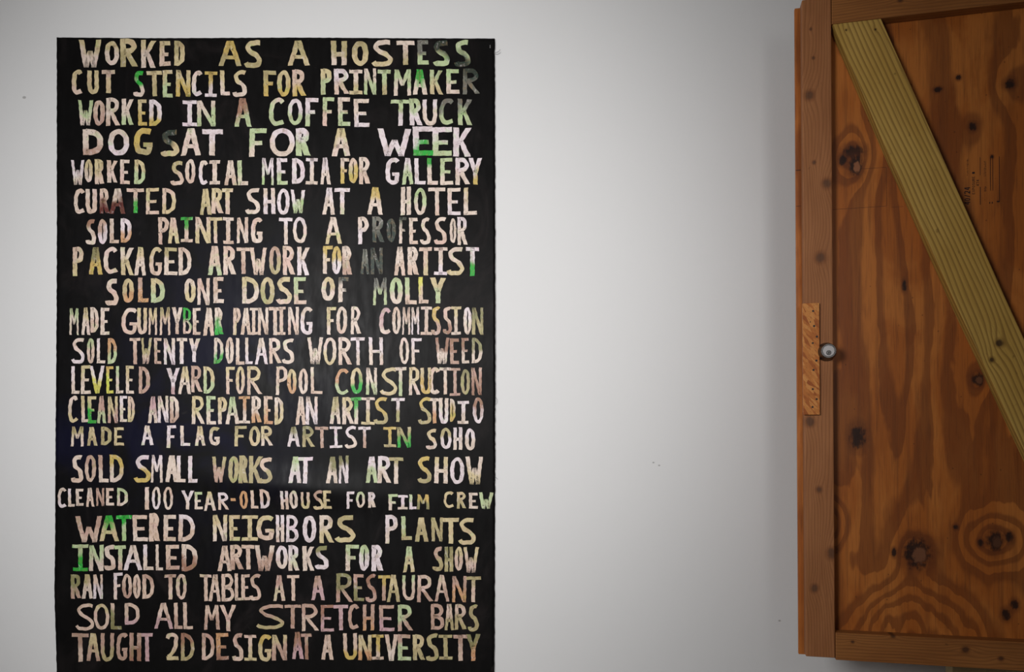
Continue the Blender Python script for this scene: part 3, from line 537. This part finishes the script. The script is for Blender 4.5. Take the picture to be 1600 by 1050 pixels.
for text, stroke, grp, left, right in ROWS:
    y0g, kk = GY[grp]
    toks = [(x0g, tok.split()) for half, x0g in ((left, 80), (right, 430)) for tok in half.split(';')]
    words = text.split(); n0 = 0
    row = link(bpy.data.objects.new('lettering_row', None), banner); row.empty_display_size = 0.05
    row['label'] = 'row of pale hand painted capitals reading ' + text
    for word in words:
        part = toks[n0:n0+len(word)]; n0 += len(word)
        assert ''.join(p[1][0] for p in part) == word, (text, word, [p[1][0] for p in part])
        verts, faces, cols = [], [], []
        for x0g, (ch, a, b, c, d, pc) in part:
            a, b, c, d = (float(v) for v in (a, b, c, d))
            X0, X1 = x0g+a*kk, x0g+b*kk; Y0, Y1 = y0g+c*kk, y0g+d*kk
            w, h = X1-X0, Y1-Y0
            t = stroke*(0.78 if grp in 'CD' else 0.81)*rl.uniform(0.92, 1.08)
            jit = [(rl.uniform(-.035, .035)*w, rl.uniform(-.012, .012)*h) for _ in range(4)]
            cA, cB = PAINT[pc[0]], PAINT[pc[1]]
            edge = rl.uniform(0.35, 0.65); lean = rl.uniform(-.35, .35); f1, f2 = rl.uniform(0, 6), rl.uniform(0, 6)
            for q in glyph_quads(ch, w, h, t):
                base = len(verts)
                for (gx, gy) in q:
                    u, v = gx/w, gy/h
                    dx = (jit[0][0]*(1-u)+jit[1][0]*u)*(1-v)+(jit[2][0]*(1-u)+jit[3][0]*u)*v
                    dy = (jit[0][1]*(1-u)+jit[1][1]*u)*(1-v)+(jit[2][1]*(1-u)+jit[3][1]*u)*v
                    dx += 0.35*math.sin(gy*0.55+X0)+0.25*math.sin(gx*0.8+Y0); dy += 0.3*math.sin(gx*0.5+Y0+X0)
                    verts.append((cx(X0+gx+dx), cz(Y0+gy+dy)))
                    m = (v+lean*(u-0.5)-edge+0.10*math.sin(u*7+f1)+0.08*math.sin(v*15+f2))*4+0.5
                    m = min(1, max(0, m))
                    cols.append(tuple(cA[n]*(1-m)+cB[n]*m for n in range(3)))
                faces.append((base, base+1, base+2, base+3))
        V = np.array(verts); Dp = relief(V[:, 0], V[:, 1])+0.0007
        me = bpy.data.meshes.new('painted_word')
        me.from_pydata([(x-BX, -d, z-BZ) for (x, z), d in zip(verts, Dp)], [], faces); me.update()
        bm = bmesh.new(); bm.from_mesh(me)
        for fc in bm.faces:
            fc.normal_update()
            if fc.normal.y > 0: fc.normal_flip()
        bm.to_mesh(me); bm.free()
        at = me.attributes.new('paint', 'FLOAT_COLOR', 'POINT')
        at.data.foreach_set('color', np.array([(*c, 1.0) for c in cols], dtype=np.float32).ravel())
        me.materials.append(M_LETTER)
        o = link(bpy.data.objects.new('painted_word', me), row)
        o['label'] = 'hand painted word ' + word
    assert n0 == len(toks), text

def tube(bm, pts, r, n=6):
    pts = [Vector(p) for p in pts]; rings = []
    for i, p in enumerate(pts):
        d = (pts[min(i+1, len(pts)-1)]-pts[max(0, i-1)]).normalized()
        s = d.orthogonal().normalized(); q = d.cross(s); rr = r*(0.5 if i == len(pts)-1 else 1)
        rings.append([bm.verts.new(p+s*rr*math.cos(2*math.pi*k/n)+q*rr*math.sin(2*math.pi*k/n)) for k in range(n)])
    for a, b in zip(rings, rings[1:]):
        for k in range(n): bm.faces.new((a[k], a[(k+1) % n], b[(k+1) % n], b[k]))
    bm.faces.new(rings[0]); bm.faces.new(rings[-1])
    return bm
for path in ([(771, 82), (775, 83), (779, 81.5), (782, 78)], [(771, 84), (777, 86), (783, 82.5)], [(772, 620), (775.5, 622), (777, 627), (775.5, 632)], [(771, 733), (775, 734)], [(771, 743), (775, 746), (778, 749)], [(771, 752), (774.5, 755)], [(772, 628), (774, 640)]):
    sp = [p for p in spline(path, 4)]
    obj('loose_thread', tube(bmesh.new(), [(cx(a)-BX, -0.0035, cz(b)-BZ) for a, b in sp], 0.0004), M_THREAD, banner, True)
s_ = bmesh.new(); box(s_, cx(765.2)-BX, cx(766.6)-BX, -0.0072, -0.003, cz(76.5)-BZ, cz(72.2)-BZ, 0.0004)
obj('staple', s_, M_STAPLE, banner)

# ------------------------------------------------------------------ open wooden door
door = thing('plywood_door', 'open rough plywood door framed in reddish lumber with yellow diagonal brace and round deadbolt', 'door')
door.matrix_world = Matrix.Translation((0.8571, 2.2436, 0.30635)) @ Matrix.Rotation(math.radians(-12.6), 4, 'Z') @ Matrix.Rotation(-0.0058, 4, 'Y')
TH = 0.038
UR = 0.93                                            # hinge edge of the frame
ply = obj('plywood_panel', box(bmesh.new(), 0.0157, 0.94, 0.0, 0.012, -0.002, 1.9846-0.02, 0.001), M_PLY, door)
obj('stile', box(bmesh.new(), 0.0305, 0.112, -TH, 0, 0.0035, 1.967, 0.0025), M_STILE, door)
obj('stile', box(bmesh.new(), 0.848, UR, -TH, 0, 0.0035, 1.967, 0.0025), M_STILE, door)
obj('rail', box(bmesh.new(), 0.1135, 0.8475, -TH-0.001, 0, -0.0015, 0.0795, 0.0022), M_RAIL, door)
obj('rail', box(bmesh.new(), 0.1135, 0.8475, -TH-0.001, 0, 1.8845, 1.967, 0.0022), M_RAIL, door)
brace = obj('brace', prism(bmesh.new(), [(0.1163, 1.8840), (0.2480, 1.8840), (0.5696, 1.0473), (0.8470, 0.345), (0.8470, 0.0803), (0.8330, 0.0803), (0.4452, 1.0306), (0.2588, 1.5062)], -TH, 0, 0.0015), M_BRACE, door)
lock = obj('lock_block', box(bmesh.new(), 0.0255, 0.0719, -TH-0.011, -TH, 0.7256, 1.0571, 0.0008), M_OSB, door)
lock['label'] = 'orange strand board strip screwed on the latch edge'
for (su, sw, r) in ((0.0546, 1.0335, 2.2), (0.0466, 1.0015, 1.2), (0.0572, 0.9889, 2.3), (0.0648, 0.9571, 2.3), (0.0533, 0.9385, 2.0), (0.063, 0.8862, 2.3), (0.0547, 0.8586, 2.2), (0.0525, 0.8017, 2.2), (0.0631, 0.7719, 2.2), (0.0515, 0.7485, 2.2)):
    obj('screw', lathe(bmesh.new(), ((r*0.0014, 0.0), (r*0.0014, 0.0004), (r*0.0010, 0.0003)), (su, -TH-0.011, sw), 14), M_SCREW, lock)
bc = (0.0928, -TH, 0.9119)
bolt = obj('deadbolt', lathe(bmesh.new(), ((0.0276, 0), (0.0276, 0.002), (0.0268, 0.004), (0.0212, 0.0335), (0.0200, 0.0355), (0.0182, 0.0355), (0.0176, 0.0340), (0.0168, 0.0340)), bc, 72), M_METAL, door)
bolt['label'] = 'round satin nickel deadbolt collar'
cyl = obj('lock_cylinder', lathe(bmesh.new(), ((0.0162, 0.0338), (0.0162, 0.0352), (0.0156, 0.0357), (0.0068, 0.0357)), bc, 48), M_METAL_FACE, bolt)
pc_ = (bc[0], bc[1], bc[2]-0.0055)
obj('key_plug', lathe(bmesh.new(), ((0.0058, 0.0358), (0.0058, 0.0366), (0.0052, 0.0369)), pc_, 32), M_METAL, bolt)
ring = bmesh.new(); lathe(ring, ((0.0070, 0.03575), (0.0070, 0.03600)), pc_, 32); obj('plug_ring', ring, M_BLACK, bolt)
kh = bmesh.new(); box(kh, pc_[0]-0.0009, pc_[0]+0.0009, pc_[1]-0.0372, pc_[1]-0.0365, pc_[2]-0.0036, pc_[2]+0.0022)
box(kh, pc_[0]-0.0004, pc_[0]+0.0018, pc_[1]-0.0372, pc_[1]-0.0365, pc_[2]-0.0005, pc_[2]+0.0030); obj('keyhole', kh, M_BLACK, bolt)
for hz in (0.28, 1.68):
    hb = bmesh.new(); box(hb, UR-0.004, 0.972, 0.012, 0.0145, hz-0.05, hz+0.05)
    tube(hb, [(0.962, 0.004, hz-0.052), (0.962, 0.004, hz), (0.962, 0.004, hz+0.052)], 0.008, 12)
    obj('hinge', hb, M_HINGE, door)

# stamped grade mark on the panel, reading upwards
def stamp_text(bm, text, u0, w0, height, adv, t):
    """u0: left edge of the column, w0: foot of the text; the letters are turned a quarter"""
    pos = w0
    for ch in text:
        if ch != ' ':
            for q in glyph_quads(ch, adv*0.8, height, t):
                bm.faces.new([bm.verts.new((u0+gy, -0.0005, pos+gx)) for gx, gy in q])
        pos += adv
sb = bmesh.new()
stamp_text(sb, '40/24', 0.4780, 1.3330, 0.0150, 0.0105, 0.0026)
stamp_text(sb, 'EXPOSURE 1', 0.4985, 1.3620, 0.0070, 0.0066, 0.0012)
stamp_text(sb, '474', 0.5095, 1.3850, 0.0070, 0.0064, 0.0013)
def ln(bm, u0, u1, w0, w1): bm.faces.new([bm.verts.new(p) for p in ((u0, -0.0005, w0), (u1, -0.0005, w0), (u1, -0.0005, w1), (u0, -0.0005, w1))])
for u, a, b, wd in ((0.5195, 1.3305, 1.3820, 0.0018), (0.5195, 1.4160, 1.4680, 0.0012), (0.5462, 1.3690, 1.4680, 0.0014), (0.5520, 1.3690, 1.4680, 0.0014), (0.5690, 1.3380, 1.4660, 0.0014)): ln(sb, u-wd/2, u+wd/2, a, b)
ln(sb, 0.562, 0.5695, 1.3345, 1.3385); ln(sb, 0.5425, 0.5450, 1.3315, 1.3365); ln(sb, 0.5490, 0.5515, 1.3315, 1.3365)
rs = random.Random(5)
for (u, h, a, b) in ((0.529, 0.006, 1.412, 1.456), (0.529, 0.007, 1.368, 1.384), (0.484, 0.005, 1.418, 1.466), (0.5305, 0.0015, 1.340, 1.362)):
    w = a
    while w < b:
        ln(sb, u+rs.uniform(0, h*0.4), u+h*rs.uniform(0.6, 1), w, w+0.0011); w += rs.uniform(0.0022, 0.0036)
obj('grade_stamp', sb, M_INK, ply)
for rect in (((0.1200, 0.2690), (1.3438, 1.3446)), ((0.2694, 0.2702), (1.3440, 1.4600)), ((0.196, 0.2700), (1.4595, 1.4602)), ((0.016, 0.0300), (1.4695, 1.4722)), ((0.016, 0.0300), (1.3608, 1.3622)), ((0.282, 0.315), (1.3395, 1.3401))):
    (a, b), (c, d) = rect
    pl = bmesh.new(); box(pl, a, b, -0.0004, 0.0, c, d); obj('scored_line', pl, M_LINE, ply)

# ------------------------------------------------------------------ scrap board standing on edge behind the door
board = thing('scrap_board', 'olive tan scrap board standing on edge on the floor behind the open plywood door', 'board', (1.576, 2.319, 0))
obj('plank', box(bmesh.new(), -0.20, 0.20, -0.019, 0.019, 0.0, 0.262, 0.003), M_CRATE, board)
for bx0 in (-0.16, 0.12):
    obj('cleat', box(bmesh.new(), bx0, bx0+0.04, 0.019, 0.044, 0.0, 0.22, 0.002), M_CRATE, board)
